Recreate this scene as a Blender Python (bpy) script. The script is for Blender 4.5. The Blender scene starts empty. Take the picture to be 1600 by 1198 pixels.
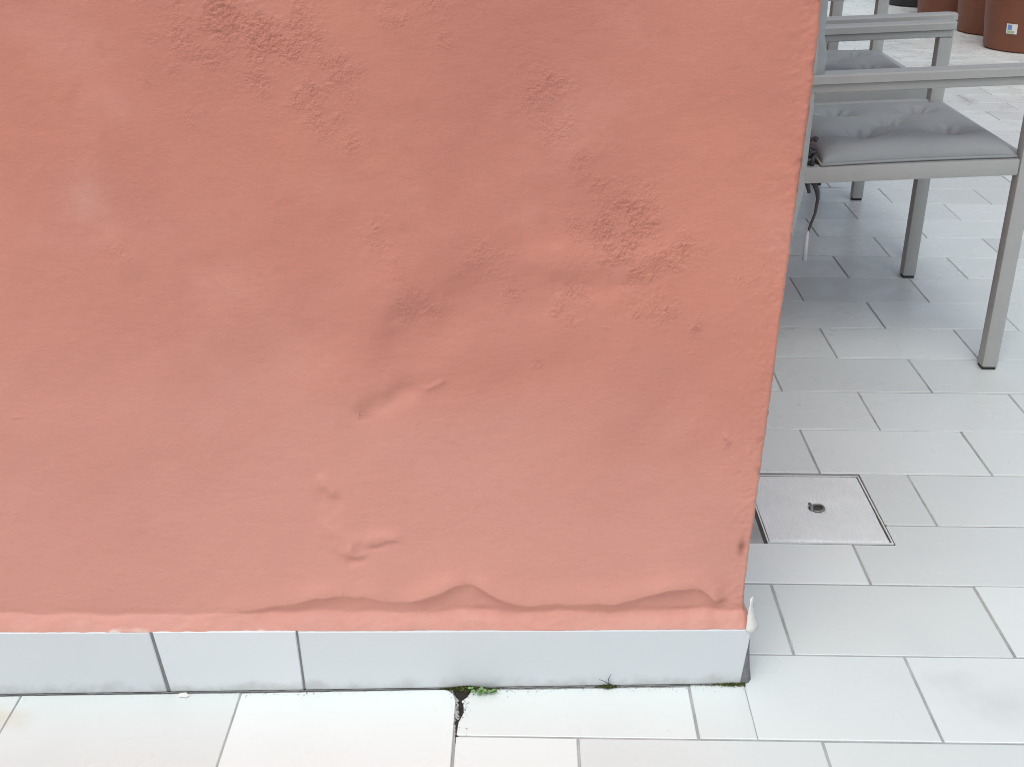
import bpy, bmesh, math, random
import numpy as np
from mathutils import Vector, Matrix

random.seed(7)
rng = np.random.default_rng(11)
R = math.radians
SC = bpy.context.scene
COL = SC.collection

# ------------------------------------------------------------------ camera
H = 1.05                                   # camera height above the paving
cam = bpy.data.cameras.new('camera')
cam.sensor_width = 36.0
cam.lens = 1865.7 / 1600 * 36
cam.clip_start = 0.05
cam.clip_end = 400
camo = bpy.data.objects.new('camera', cam)
COL.objects.link(camo)
pit, rol = 0.4323, 0.0105
fw = Vector((0, math.cos(pit), -math.sin(pit)))
r0 = Vector((1, 0, 0)); u0 = r0.cross(fw)
r1 = math.cos(rol) * r0 + math.sin(rol) * u0
u1 = r1.cross(fw)
M = Matrix((r1, u1, -fw)).transposed().to_4x4()
M.translation = (0, 0, H)
camo.matrix_world = M
SC.camera = camo

# ------------------------------------------------------------------ sky, sun, exposure
SUN_AZ = math.atan2(-0.30, -0.70)          # from behind the camera, a little to the left
SUN_EL = R(60)
w = bpy.data.worlds.new('World'); SC.world = w; w.use_nodes = True
nt = w.node_tree
bg = nt.nodes['Background']
sky = nt.nodes.new('ShaderNodeTexSky'); sky.sky_type = 'NISHITA'; sky.sun_disc = False
sky.sun_elevation = SUN_EL; sky.sun_rotation = SUN_AZ
sky.air_density = 1.0; sky.dust_density = 3.0; sky.ozone_density = 1.0
hs = nt.nodes.new('ShaderNodeHueSaturation'); hs.inputs['Saturation'].default_value = 0.50   # cloud veil: greyer than clear sky
nt.links.new(sky.outputs[0], hs.inputs['Color']); nt.links.new(hs.outputs[0], bg.inputs[0])
bg.inputs[1].default_value = 0.14
sl = bpy.data.lights.new('sun', 'SUN'); sl.energy = 1.1; sl.angle = R(46); sl.color = (0.965, 1.0, 0.97)
so = bpy.data.objects.new('sun', sl); COL.objects.link(so)
sd = Vector((math.sin(SUN_AZ) * math.cos(SUN_EL), math.cos(SUN_AZ) * math.cos(SUN_EL), math.sin(SUN_EL)))
so.rotation_euler = sd.to_track_quat('Z', 'Y').to_euler()
vs = SC.view_settings
vs.view_transform = 'Standard'; vs.look = 'None'; vs.gamma = 1.0; vs.use_curve_mapping = False
vs.exposure = 0.12
SC.cycles.use_denoising = True
SC.cycles.max_bounces = 8
SC.cycles.filter_width = 1.0

# ------------------------------------------------------------------ helpers
def tag(o, label=None, cat=None, group=None, kind=None):
    if label: o['label'] = label
    if cat: o['category'] = cat
    if group: o['group'] = group
    if kind: o['kind'] = kind
    return o

def link(name, me, parent=None):
    o = bpy.data.objects.new(name, me); COL.objects.link(o)
    if parent: o.parent = parent
    return o

def empty(name, loc=(0, 0, 0), rz=0):
    o = link(name, None); o.location = loc; o.rotation_euler = (0, 0, rz); o.empty_display_size = 0.1
    return o

def mesh(name, vs_, fs, m, smooth=False):
    me = bpy.data.meshes.new(name); me.from_pydata([tuple(v) for v in vs_], [], fs); me.update()
    if m: me.materials.append(m)
    if smooth: me.polygons.foreach_set('use_smooth', [True] * len(me.polygons))
    return me

def bm_mesh(name, bm, m, smooth=False):
    me = bpy.data.meshes.new(name); bm.normal_update(); bm.to_mesh(me); bm.free()
    if m: me.materials.append(m)
    if smooth:
        me.polygons.foreach_set('use_smooth', [True] * len(me.polygons))
        try: me.set_sharp_from_angle(angle=R(40))
        except Exception: pass
    return me

def add_box(bm, lo, hi, mat=None):
    g = bmesh.ops.create_cube(bm, size=1)
    c = [(a + b) / 2 for a, b in zip(lo, hi)]; s = [b - a for a, b in zip(lo, hi)]
    for v in g['verts']:
        v.co = Vector((v.co.x * s[0] + c[0], v.co.y * s[1] + c[1], v.co.z * s[2] + c[2]))
        if mat: v.co = mat @ v.co
    return g['verts']

def box_me(name, lo, hi, m, bev=0.003, seg=2, xf=None):
    bm = bmesh.new(); add_box(bm, lo, hi)
    if xf:
        for v in bm.verts: v.co = xf(v.co)
    if bev: bmesh.ops.bevel(bm, geom=list(bm.edges), offset=bev, segments=seg, affect='EDGES', profile=0.5)
    return bm_mesh(name, bm, m, True)

def tube_me(name, pts, rad, m, sides=8, flat=1.0):
    vs_, fs = [], []
    n = len(pts); pts = [Vector(p) for p in pts]
    if not hasattr(rad, '__len__'): rad = [rad] * n
    for i, p in enumerate(pts):
        d = (pts[min(i + 1, n - 1)] - pts[max(i - 1, 0)]).normalized()
        a = d.orthogonal().normalized()
        ref = Vector((0, 0, 1)) if abs(d.z) < 0.9 else Vector((0, 1, 0))
        a = d.cross(ref).normalized(); b = d.cross(a)
        for k in range(sides):
            t = 2 * math.pi * k / sides
            vs_.append(p + (a * math.cos(t) + b * math.sin(t) * flat) * rad[i])
    for i in range(n - 1):
        for k in range(sides):
            k2 = (k + 1) % sides
            fs.append((i * sides + k, i * sides + k2, (i + 1) * sides + k2, (i + 1) * sides + k))
    fs.append(tuple(reversed(range(sides)))); fs.append(tuple(range((n - 1) * sides, n * sides)))
    me = mesh(name, vs_, fs, m, True)
    bm = bmesh.new(); bm.from_mesh(me); bmesh.ops.recalc_face_normals(bm, faces=bm.faces); bm.to_mesh(me); bm.free()
    return me

def inset(poly, d):
    out = []; n = len(poly)
    for i in range(n):
        p0, p, p1 = Vector(poly[i - 1]), Vector(poly[i]), Vector(poly[(i + 1) % n])
        e0 = (p - p0).normalized(); e1 = (p1 - p).normalized()
        n0 = Vector((-e0.y, e0.x)); n1 = Vector((-e1.y, e1.x))
        b = n0 + n1; k = max(0.35, b.length_squared / 2)
        out.append(p + b * (d / k))
    return out

def prism_me(name, poly, z0, z1, m, ch=0.0009, xf=None):
    """flat stone with a chamfered top edge, poly counter-clockwise"""
    n = len(poly); top = inset(poly, ch)
    v = [Vector((p[0], p[1], z0)) for p in poly] + [Vector((p[0], p[1], z1 - ch)) for p in poly] + [Vector((p[0], p[1], z1)) for p in top]
    if xf: v = [xf(q) for q in v]
    f = []
    for i in range(n):
        j = (i + 1) % n
        f += [(i, j, n + j, n + i), (n + i, n + j, 2 * n + j, 2 * n + i)]
    f.append(tuple(range(2 * n, 3 * n)))
    f.append(tuple(reversed(range(n))))
    return mesh(name, v, f, m)

def clip(poly, p, nrm):
    """keep the part of a convex polygon where (q-p).nrm <= 0"""
    out = []
    for i in range(len(poly)):
        a, b = Vector(poly[i]), Vector(poly[(i + 1) % len(poly)])
        da, db = (a - p).dot(nrm), (b - p).dot(nrm)
        if da <= 0: out.append(a)
        if (da < 0 < db) or (db < 0 < da): out.append(a + (b - a) * (da / (da - db)))
    return out

def vnoise(x, y, seed):
    """value noise, numpy arrays"""
    g = np.random.default_rng(seed).random((256, 256)) * 2 - 1
    xi = np.floor(x).astype(int); yi = np.floor(y).astype(int)
    fx = x - xi; fy = y - yi
    fx = fx * fx * fx * (fx * (fx * 6 - 15) + 10); fy = fy * fy * fy * (fy * (fy * 6 - 15) + 10)
    a = g[xi % 256, yi % 256]; b = g[(xi + 1) % 256, yi % 256]; c = g[xi % 256, (yi + 1) % 256]; d = g[(xi + 1) % 256, (yi + 1) % 256]
    return (a * (1 - fx) + b * fx) * (1 - fy) + (c * (1 - fx) + d * fx) * fy

def fbm(x, y, seed, oct=4, gain=0.5):
    t = 0; a = 1.0
    for i in range(oct):
        c, s = math.cos(0.6 * i + 0.3), math.sin(0.6 * i + 0.3)
        t = t + a * vnoise((x * c - y * s) * 2 ** i + 17.3 * i, (x * s + y * c) * 2 ** i + 5.1 * i, seed + i); a *= gain
    return t

def sstep(a, b, x):
    t = np.clip((x - a) / (b - a), 0, 1); return t * t * (3 - 2 * t)

# ------------------------------------------------------------------ materials
def mat(name, col, rough=0.5, metal=0.0, var=0.0, scale=8.0, bump=0.0, bscale=200.0, spec=0.5, rand=0.0, col2=None, rvar=0.0, coord='Object'):
    m = bpy.data.materials.new(name); m.use_nodes = True
    t = m.node_tree; N = t.nodes; L = t.links; b = N['Principled BSDF']
    b.inputs['Roughness'].default_value = rough; b.inputs['Metallic'].default_value = metal
    b.inputs['Specular IOR Level'].default_value = spec
    tc = N.new('ShaderNodeTexCoord')
    n1 = N.new('ShaderNodeTexNoise'); n1.inputs['Scale'].default_value = scale; n1.inputs['Detail'].default_value = 6; n1.inputs['Roughness'].default_value = 0.6
    L.new(tc.outputs[coord], n1.inputs['Vector'])
    mx = N.new('ShaderNodeMix'); mx.data_type = 'RGBA'
    c2 = col2 or tuple(c * (1 - var) for c in col)
    mx.inputs[6].default_value = (*col, 1); mx.inputs[7].default_value = (*c2, 1)
    rp = N.new('ShaderNodeValToRGB'); rp.color_ramp.elements[0].position = 0.38; rp.color_ramp.elements[1].position = 0.7
    L.new(n1.outputs['Fac'], rp.inputs[0]); L.new(rp.outputs[0], mx.inputs[0])
    out = mx.outputs[2]
    if rand:
        oi = N.new('ShaderNodeObjectInfo'); h = N.new('ShaderNodeHueSaturation')
        mr = N.new('ShaderNodeMapRange'); mr.inputs['To Min'].default_value = 1 - rand; mr.inputs['To Max'].default_value = 1 + rand * 0.4
        L.new(oi.outputs['Random'], mr.inputs['Value']); L.new(mr.outputs[0], h.inputs['Value']); L.new(out, h.inputs['Color']); out = h.outputs[0]
    L.new(out, b.inputs['Base Color'])
    if rvar:
        mr = N.new('ShaderNodeMapRange'); mr.inputs['To Min'].default_value = rough - rvar; mr.inputs['To Max'].default_value = rough + rvar
        L.new(n1.outputs['Fac'], mr.inputs['Value']); L.new(mr.outputs[0], b.inputs['Roughness'])
    if bump:
        n2 = N.new('ShaderNodeTexNoise'); n2.inputs['Scale'].default_value = bscale; n2.inputs['Detail'].default_value = 3
        L.new(tc.outputs[coord], n2.inputs['Vector'])
        bp = N.new('ShaderNodeBump'); bp.inputs['Strength'].default_value = bump; bp.inputs['Distance'].default_value = 0.002
        L.new(n2.outputs['Fac'], bp.inputs['Height']); L.new(bp.outputs[0], b.inputs['Normal'])
    return m

def plaster_material():
    m = bpy.data.materials.new('salmon_paint'); m.use_nodes = True
    t = m.node_tree; N = t.nodes; L = t.links; b = N['Principled BSDF']
    b.inputs['Roughness'].default_value = 0.62; b.inputs['Specular IOR Level'].default_value = 0.35
    tc = N.new('ShaderNodeTexCoord')
    def noise(scale, detail=5, vec=None, rough=0.55):
        n = N.new('ShaderNodeTexNoise'); n.inputs['Scale'].default_value = scale; n.inputs['Detail'].default_value = detail; n.inputs['Roughness'].default_value = rough
        L.new(vec or tc.outputs['Object'], n.inputs['Vector']); return n.outputs['Fac']
    def ramp(v, a, c):
        r = N.new('ShaderNodeMapRange'); r.interpolation_type = 'SMOOTHSTEP'; r.inputs['From Min'].default_value = a; r.inputs['From Max'].default_value = c; L.new(v, r.inputs['Value']); return r.outputs[0]
    def mix(f, a, c):
        x = N.new('ShaderNodeMix'); x.data_type = 'RGBA'
        L.new(f, x.inputs[0])
        for s, q in ((6, a), (7, c)):
            if isinstance(q, tuple): x.inputs[s].default_value = (*q, 1)
            else: L.new(q, x.inputs[s])
        return x.outputs[2]
    c = mix(ramp(noise(2.3, 4), 0.35, 0.68), (0.605, 0.236, 0.168), (0.520, 0.203, 0.150))
    c = mix(ramp(noise(5.5, 5), 0.52, 0.74), c, (0.615, 0.262, 0.196))          # chalky blooms
    c = mix(ramp(noise(26, 4), 0.60, 0.82), c, (0.545, 0.200, 0.142))
    c = mix(ramp(noise(1.3, 3), 0.5, 0.72), c, (0.505, 0.200, 0.150))         # older, duller coats
    ac = N.new('ShaderNodeAttribute'); ac.attribute_name = 'chalk'
    c = mix(ac.outputs['Fac'], c, (0.630, 0.308, 0.246))        # salts have bleached the paint near the ground
    # pale scuffs, washed-out smear on the left, and light painted on the lip
    at = N.new('ShaderNodeAttribute'); at.attribute_name = 'pale'
    c = mix(at.outputs['Fac'], c, (0.68, 0.38, 0.32))
    at2 = N.new('ShaderNodeAttribute'); at2.attribute_name = 'dirt_dark'
    c = mix(at2.outputs['Fac'], c, (0.27, 0.09, 0.06))
    at3 = N.new('ShaderNodeAttribute'); at3.attribute_name = 'bare'
    c = mix(at3.outputs['Fac'], c, (0.80, 0.74, 0.69))
    L.new(c, b.inputs['Base Color'])
    # roller and brush marks: fine grain stretched along the wall
    mp = N.new('ShaderNodeMapping'); mp.inputs['Scale'].default_value = (0.6, 0.6, 1.0); mp.inputs['Rotation'].default_value = (0, 0.12, 0); L.new(tc.outputs['Object'], mp.inputs['Vector'])
    g1 = noise(340, 5, mp.outputs[0], 0.7); g2 = noise(80, 3, mp.outputs[0])
    ad = N.new('ShaderNodeMath'); ad.operation = 'MULTIPLY_ADD'; L.new(g2, ad.inputs[0]); ad.inputs[1].default_value = 0.3; L.new(g1, ad.inputs[2])
    bp = N.new('ShaderNodeBump'); bp.inputs['Strength'].default_value = 0.45; bp.inputs['Distance'].default_value = 0.0012
    L.new(ad.outputs[0], bp.inputs['Height'])
    ar = N.new('ShaderNodeAttribute'); ar.attribute_name = 'rough'
    vo = N.new('ShaderNodeTexNoise'); vo.inputs['Scale'].default_value = 520; vo.inputs['Detail'].default_value = 2; L.new(tc.outputs['Object'], vo.inputs['Vector'])
    mm = N.new('ShaderNodeMath'); mm.operation = 'MULTIPLY'; L.new(vo.outputs['Fac'], mm.inputs[0]); L.new(ar.outputs['Fac'], mm.inputs[1])
    bp2 = N.new('ShaderNodeBump'); bp2.inputs['Strength'].default_value = 0.75; bp2.inputs['Distance'].default_value = 0.0032
    L.new(mm.outputs[0], bp2.inputs['Height']); L.new(bp.outputs[0], bp2.inputs['Normal']); L.new(bp2.outputs[0], b.inputs['Normal'])
    return m

def tile_material(name, base, smudge, rough=0.3, wallside=False):
    m = bpy.data.materials.new(name); m.use_nodes = True
    t = m.node_tree; N = t.nodes; L = t.links; b = N['Principled BSDF']
    b.inputs['Specular IOR Level'].default_value = 0.5
    geo = N.new('ShaderNodeNewGeometry'); oi = N.new('ShaderNodeObjectInfo')
    def noise(scale, detail, vec):
        n = N.new('ShaderNodeTexNoise'); n.inputs['Scale'].default_value = scale; n.inputs['Detail'].default_value = detail; n.inputs['Roughness'].default_value = 0.6
        L.new(vec, n.inputs['Vector']); return n.outputs['Fac']
    def rg(v, a, c, lo, hi):
        r = N.new('ShaderNodeMapRange'); r.interpolation_type = 'SMOOTHSTEP'
        for k, x in (('From Min', a), ('From Max', c), ('To Min', lo), ('To Max', hi)): r.inputs[k].default_value = x
        L.new(v, r.inputs['Value']); return r.outputs[0]
    n1 = noise(2.4, 3, geo.outputs['Position']); n2 = noise(9, 2, geo.outputs['Position']); n3 = noise(120, 2, geo.outputs['Position'])
    x = N.new('ShaderNodeMix'); x.data_type = 'RGBA'; x.inputs[6].default_value = (*base, 1); x.inputs[7].default_value = (*smudge, 1)
    mu = N.new('ShaderNodeMath'); mu.operation = 'MULTIPLY'; L.new(rg(n1, 0.40, 0.85, 0, 0.7), mu.inputs[0]); L.new(rg(n2, 0.25, 0.85, 0.2, 0.8), mu.inputs[1])
    L.new(mu.outputs[0], x.inputs[0])
    # single foot-worn grey stains
    h = N.new('ShaderNodeHueSaturation'); L.new(rg(oi.outputs['Random'], 0, 1, 0.915, 1.03), h.inputs['Value']); L.new(x.outputs[2], h.inputs['Color'])
    sp = N.new('ShaderNodeMix'); sp.data_type = 'RGBA'; L.new(rg(n3, 0.80, 0.86, 0, 0.2), sp.inputs[0]); L.new(h.outputs[0], sp.inputs[6]); sp.inputs[7].default_value = (0.35, 0.34, 0.32, 1)
    col = sp.outputs[2]
    def stain(colr, cx_, cy_, rx, ry, amt):
        # one old mark with a ragged outline, lying at its own place on the paving
        nonlocal col
        mpn = N.new('ShaderNodeMapping'); mpn.vector_type = 'POINT'
        mpn.inputs['Location'].default_value = (-cx_ / rx, -cy_ / ry, 0); mpn.inputs['Scale'].default_value = (1 / rx, 1 / ry, 0)
        L.new(geo.outputs['Position'], mpn.inputs['Vector'])
        ln = N.new('ShaderNodeVectorMath'); ln.operation = 'LENGTH'; L.new(mpn.outputs[0], ln.inputs[0])
        jd = N.new('ShaderNodeMath'); jd.operation = 'MULTIPLY_ADD'; L.new(noise(22, 4, geo.outputs['Position']), jd.inputs[0]); jd.inputs[1].default_value = 1.6; L.new(ln.outputs['Value'], jd.inputs[2])
        xm = N.new('ShaderNodeMix'); xm.data_type = 'RGBA'; L.new(rg(jd.outputs[0], 1.9, 0.75, 0, amt), xm.inputs[0]); L.new(col, xm.inputs[6]); xm.inputs[7].default_value = (*colr, 1); col = xm.outputs[2]
    if not wallside:
        stain((0.62, 0.55, 0.40), -0.66, 1.225, 0.05, 0.035, 0.55)
        stain((0.45, 0.49, 0.50), 0.66, 1.27, 0.09, 0.06, 0.22)
        stain((0.45, 0.49, 0.50), 0.60, 1.32, 0.06, 0.03, 0.2)
        stain((0.34, 0.36, 0.37), 1.99, 5.32, 0.04, 0.14, 0.45)
    else:
        # splash grime just above the paving
        sz_ = N.new('ShaderNodeSeparateXYZ'); L.new(geo.outputs['Position'], sz_.inputs[0])
        gm = N.new('ShaderNodeMath'); gm.operation = 'MULTIPLY_ADD'; L.new(noise(30, 5, geo.outputs['Position']), gm.inputs[0]); gm.inputs[1].default_value = -0.05; L.new(sz_.outputs['Z'], gm.inputs[2])
        xm = N.new('ShaderNodeMix'); xm.data_type = 'RGBA'; L.new(rg(gm.outputs[0], -0.004, -0.026, 0, 0.55), xm.inputs[0]); L.new(col, xm.inputs[6]); xm.inputs[7].default_value = (0.36, 0.36, 0.33, 1); col = xm.outputs[2]
    L.new(col, b.inputs['Base Color'])
    L.new(rg(n2, 0.3, 0.7, rough - 0.06, rough + 0.1), b.inputs['Roughness'])
    n4 = noise(9, 2, geo.outputs['Position'])
    bp = N.new('ShaderNodeBump'); bp.inputs['Strength'].default_value = 0.15; bp.inputs['Distance'].default_value = 0.004
    L.new(n4, bp.inputs['Height']); L.new(bp.outputs[0], b.inputs['Normal'])
    return m

M_PLASTER = plaster_material()
M_TILE = tile_material('floor_porcelain', (0.775, 0.83, 0.81), (0.62, 0.67, 0.67))
M_SKIRT = tile_material('skirting_porcelain', (0.655, 0.69, 0.71), (0.585, 0.62, 0.64), 0.34, True)
M_GROUT = mat('grout', (0.46, 0.475, 0.47), 0.9, var=0.35, scale=14, bump=0.4, bscale=500)
M_GROUTW = mat('skirting_grout', (0.21, 0.215, 0.215), 0.9, var=0.35, scale=60, bump=0.3, bscale=500)
M_BED = mat('skirting_mortar', (0.24, 0.24, 0.235), 0.95, var=0.4, scale=40, bump=0.5, bscale=400)
M_DARKGROUT = mat('dirty_mortar', (0.10, 0.095, 0.085), 0.95, var=0.5, scale=40, bump=0.6, bscale=400)
M_SOIL = mat('soil', (0.035, 0.03, 0.022), 0.95, var=0.5, scale=120, bump=0.8, bscale=700)
M_MOSS = mat('moss', (0.045, 0.065, 0.014), 0.9, col2=(0.016, 0.024, 0.008), scale=300)
M_MOSSY = mat('yellow_moss', (0.20, 0.21, 0.04), 0.9, col2=(0.07, 0.09, 0.02), scale=300)
M_LEAF = mat('weed_leaf', (0.15, 0.29, 0.08), 0.5, col2=(0.24, 0.40, 0.16), scale=90)
M_STEM = mat('weed_stem', (0.05, 0.06, 0.03), 0.7)
M_METAL = mat('powder_coated_aluminium', (0.42, 0.43, 0.415), 0.42, var=0.06, scale=20, bump=0.05, bscale=1500)
M_SLING = mat('sling_fabric', (0.33, 0.34, 0.34), 0.8, var=0.15, scale=60, bump=0.5, bscale=1200)
M_BACK = mat('back_fabric', (0.38, 0.41, 0.42), 0.85, var=0.12, scale=30, bump=0.4, bscale=1300)
M_CUSH = mat('cushion_fabric', (0.36, 0.385, 0.395), 0.92, var=0.05, scale=9, bump=0.35, bscale=1400, spec=0.2)
M_TIE = mat('tie_ribbon', (0.075, 0.075, 0.08), 0.9, var=0.4, scale=200)
M_TIETIP = mat('tie_tip', (0.55, 0.55, 0.6), 0.7)
M_RUBBER = mat('foot_rubber', (0.03, 0.03, 0.03), 0.7)
M_STEEL = mat('galvanised_steel', (0.82, 0.86, 0.85), 0.5, metal=0.0, col2=(0.74, 0.78, 0.775), scale=14, rvar=0.12)
M_STEELD = mat('worn_ring_steel', (0.33, 0.33, 0.32), 0.5, metal=0.6, var=0.4, scale=90)
M_POT = mat('terracotta_plastic', (0.20, 0.068, 0.034), 0.55, var=0.22, scale=7, bump=0.05, bscale=300)
M_POTD = mat('dark_plastic', (0.02, 0.02, 0.024), 0.5)
M_EARTH = mat('potting_earth', (0.05, 0.035, 0.022), 0.95, var=0.5, scale=60, bump=0.9, bscale=120)
M_STICK = mat('sticker_white', (0.75, 0.76, 0.74), 0.5)
M_STICKB = mat('sticker_blue', (0.15, 0.28, 0.55), 0.5)
M_STICKG = mat('sticker_green', (0.35, 0.5, 0.25), 0.5)
M_FILLET = mat('grey_fillet', (0.22, 0.22, 0.22), 0.9, var=0.4, scale=120, bump=0.3, bscale=600)
M_WHITE = mat('bare_plaster', (0.80, 0.78, 0.74), 0.85, var=0.12, scale=90, bump=0.4, bscale=500)

# ------------------------------------------------------------------ paving
FZ = -0.0014                               # grout level; tile faces lie at z = 0
floor = tag(link('floor', mesh('floor', [(-60, -60, FZ), (60, -60, FZ), (60, 60, FZ), (-60, 60, FZ)], [(0, 1, 2, 3)], M_GROUT)), kind='structure')
YAW = -0.0053
cy, sy = math.cos(YAW), math.sin(YAW)
def tw(x, y): return Vector((x * cy - y * sy, x * sy + y * cy))
TW, TD, JT = 0.2975 * H, 0.1679 * H, 0.0038
ROW0 = 1.1416 * H
# the wall footprint
WA = R(2.2257)
WB = Vector((0.32235, 1.3062))             # outer skirting corner on the paving
WT = Vector((math.cos(WA), math.sin(WA))); WN = Vector((WT.y, -WT.x)); WS = -WN   # along the face, out of the face, back along the side
CRACK = -0.0715 * H
COVER = (0.392 * H, 0.588 * H, 1.588 * H, 1.806 * H)   # drain cover opening in tile coordinates x0,x1,y0,y1
full = prism_me('tile', [(-TW / 2 + JT / 2, -TD / 2 + JT / 2), (TW / 2 - JT / 2, -TD / 2 + JT / 2), (TW / 2 - JT / 2, TD / 2 - JT / 2), (-TW / 2 + JT / 2, TD / 2 - JT / 2)], -0.009, 0, M_TILE)
tiles = []                                 # (distance key, in view, poly or None, centre)
cinv = camo.matrix_world.inverted()
def in_view(p):
    q = cinv @ Vector((p[0], p[1], 0))
    if q.z > -0.1: return False
    u = q.x / -q.z * 1865.7; v = q.y / -q.z * 1865.7
    return abs(u) < 950 and abs(v) < 750
def hidden(p):
    d = p - WB
    return d.dot(WT) < -0.02 and d.dot(WS) > 0.02
rest = bmesh.new()
def place(poly_t, shared=None, z=0.0):
    c = sum((Vector(p) for p in poly_t), Vector((0, 0))) / len(poly_t)
    cw = tw(*c)
    crn = [tw(*p) for p in poly_t]
    if all(hidden(p) for p in crn): return
    vis = in_view(cw) or any(in_view(p) for p in crn)
    zz = random.uniform(-0.0006, 0.0006)
    if vis:
        me = full if shared else prism_me('tile', [Vector(p) - c for p in poly_t], -0.009, 0, M_TILE)
        o = link('tile', me, floor); o.location = (cw.x, cw.y, zz)
        o.rotation_euler = (random.gauss(0, 0.0022), random.gauss(0, 0.0016), YAW + random.gauss(0, 0.0010))
        tiles.append(o)
    else:
        n = len(crn); vv = [rest.verts.new((p.x, p.y, zz)) for p in crn]; ww_ = [rest.verts.new((p.x, p.y, -0.009)) for p in crn]
        rest.faces.new(vv)
        for i in range(n): rest.faces.new((ww_[i], ww_[(i + 1) % n], vv[(i + 1) % n], vv[i]))
def rect(x0, x1, y0, y1, j=JT / 2): return [(x0 + j, y0 + j), (x1 - j, y0 + j), (x1 - j, y1 - j), (x0 + j, y1 - j)]
def wall_clip(poly):
    """cut tiles that run under the front of the wall"""
    pw = [tw(*p) for p in poly]
    if all((p - WB).dot(WT) < 0.004 for p in pw) and any((p - WB).dot(WS) > -0.004 for p in pw):
        out = clip(pw, WB - WS * 0.002, WS)
        return [Vector((p.x * cy + p.y * sy, -p.x * sy + p.y * cy)) for p in out]
    return None
jag = [(0.0, 0.017), (0.012, 0.0135), (0.022, 0.0045), (0.031, 0.0075), (0.044, 0.0085), (0.058, 0.0045), (0.066, 0.0025), (0.088, 0.0015), (0.093, 0.004), (0.097, 0.0012)]
for i in range(-5, 54):
    y0 = ROW0 + TD * i; y1 = y0 + TD
    base = (0.674 if i % 2 else 0.524) * H
    for k in range(-10, 14):
        x0 = base + TW * k; x1 = x0 + TW
        if x1 < CRACK + 0.02 and y1 < 1.5: continue
        if x0 < CRACK - 0.02 and y1 < 1.5: x0 = CRACK
        p = rect(x0, x1, y0, y1)
        special = abs((x1 - x0) - TW) > 1e-4
        # the drain cover interrupts rows 2 and 3
        if i == 3 and x0 < COVER[0] + 0.1 < x1 + 0.2 and x0 < COVER[1] and x1 > COVER[0]:
            if x0 < COVER[0] - 0.05: place(rect(x0, COVER[0] - 0.006, y0, y1))
            if x1 > COVER[1] + 0.01: place(rect(COVER[1] + 0.001, x1, y0, y1))
            continue
        if i == 2 and x0 < COVER[1] and x1 > COVER[0]:
            j = JT / 2; yc = COVER[2] - 0.002
            if x1 < COVER[1]:
                place(rect(x0, x1, y0, yc + j))
            else:
                place([(x0 + j, y0 + j), (x1 - j, y0 + j), (x1 - j, y1 - j), (COVER[1] + 0.003, y1 - j), (COVER[1] + 0.003, yc), (x0 + j, yc)])
            continue
        q = wall_clip(p)
        if q is not None and len(q) < 3: continue
        if i == 0 and abs(x0 - CRACK) < 0.02:
            # tile beside the crack with its broken left edge
            top = [v for v in q if v.y > y0 + 0.03]; ty = max(v.y for v in top)
            yl = min(v.y for v in top)
            edge = [(CRACK + 0.001 + dx, yl - dy) for dy, dx in jag if yl - dy > y0 + 0.004]
            place([(CRACK + 0.0022, y0 + JT / 2), (x1 - JT / 2, y0 + JT / 2), (x1 - JT / 2, ty)] + edge); continue
        if i == 0 and x0 < 0.31 * H < x1 - 0.02:
            # hairline cut just in front of the wall corner
            xc = 0.2985 * H
            place([(x0 + JT / 2, y0 + JT / 2), (xc - 0.0006, y0 + JT / 2), (xc - 0.0006, y1 - JT / 2), (x0 + JT / 2, y1 - JT / 2)])
            place([(xc + 0.0006, y0 + JT / 2), (x1 - JT / 2, y0 + JT / 2), (x1 - JT / 2, y1 - JT / 2), (xc + 0.0006, y1 - JT / 2)]); continue
        place(q if q is not None else p, shared=(q is None and not special))
# larger, older tiles left of the crack
LW, LD = 0.2765 * H, 0.335 * H
for r_ in range(4):
    y1 = 1.30 * H - LD * r_; y0 = y1 - LD
    for k in range(5):
        x1 = CRACK - LW * k; x0 = x1 - LW
        p = [(x0 + 0.001, y0 + 0.001), (x1 - 0.0012 - (0.001 if k == 0 else 0), y0 + 0.001), (x1 - 0.0012 - (0.001 if k == 0 else 0), y1 - 0.001), (x0 + 0.001, y1 - 0.001)]
        q = wall_clip(p)
        if q is not None and k == 0 and r_ == 0:
            # broken corner at the wall
            q = sorted(q, key=lambda v: (v.y < y0 + 0.1, v.x if v.y < y0 + 0.1 else -v.x))
            a = [v for v in q if v.y < y0 + 0.1]; b_ = [v for v in q if v.y >= y0 + 0.1]; c = b_[0]
            q = a + [Vector((c.x, c.y - 0.022)), Vector((c.x - 0.004, c.y - 0.009)), Vector((c.x - 0.011, c.y - 0.002)), Vector((c.x - 0.014, c.y))] + b_[1:]
        place(q if q is not None else p)
rm = bm_mesh('far_tiles', rest, M_TILE)
ft = link('tile_field', rm, floor); tag(ft, kind='stuff')
print('tiles in view', len(tiles))

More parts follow.
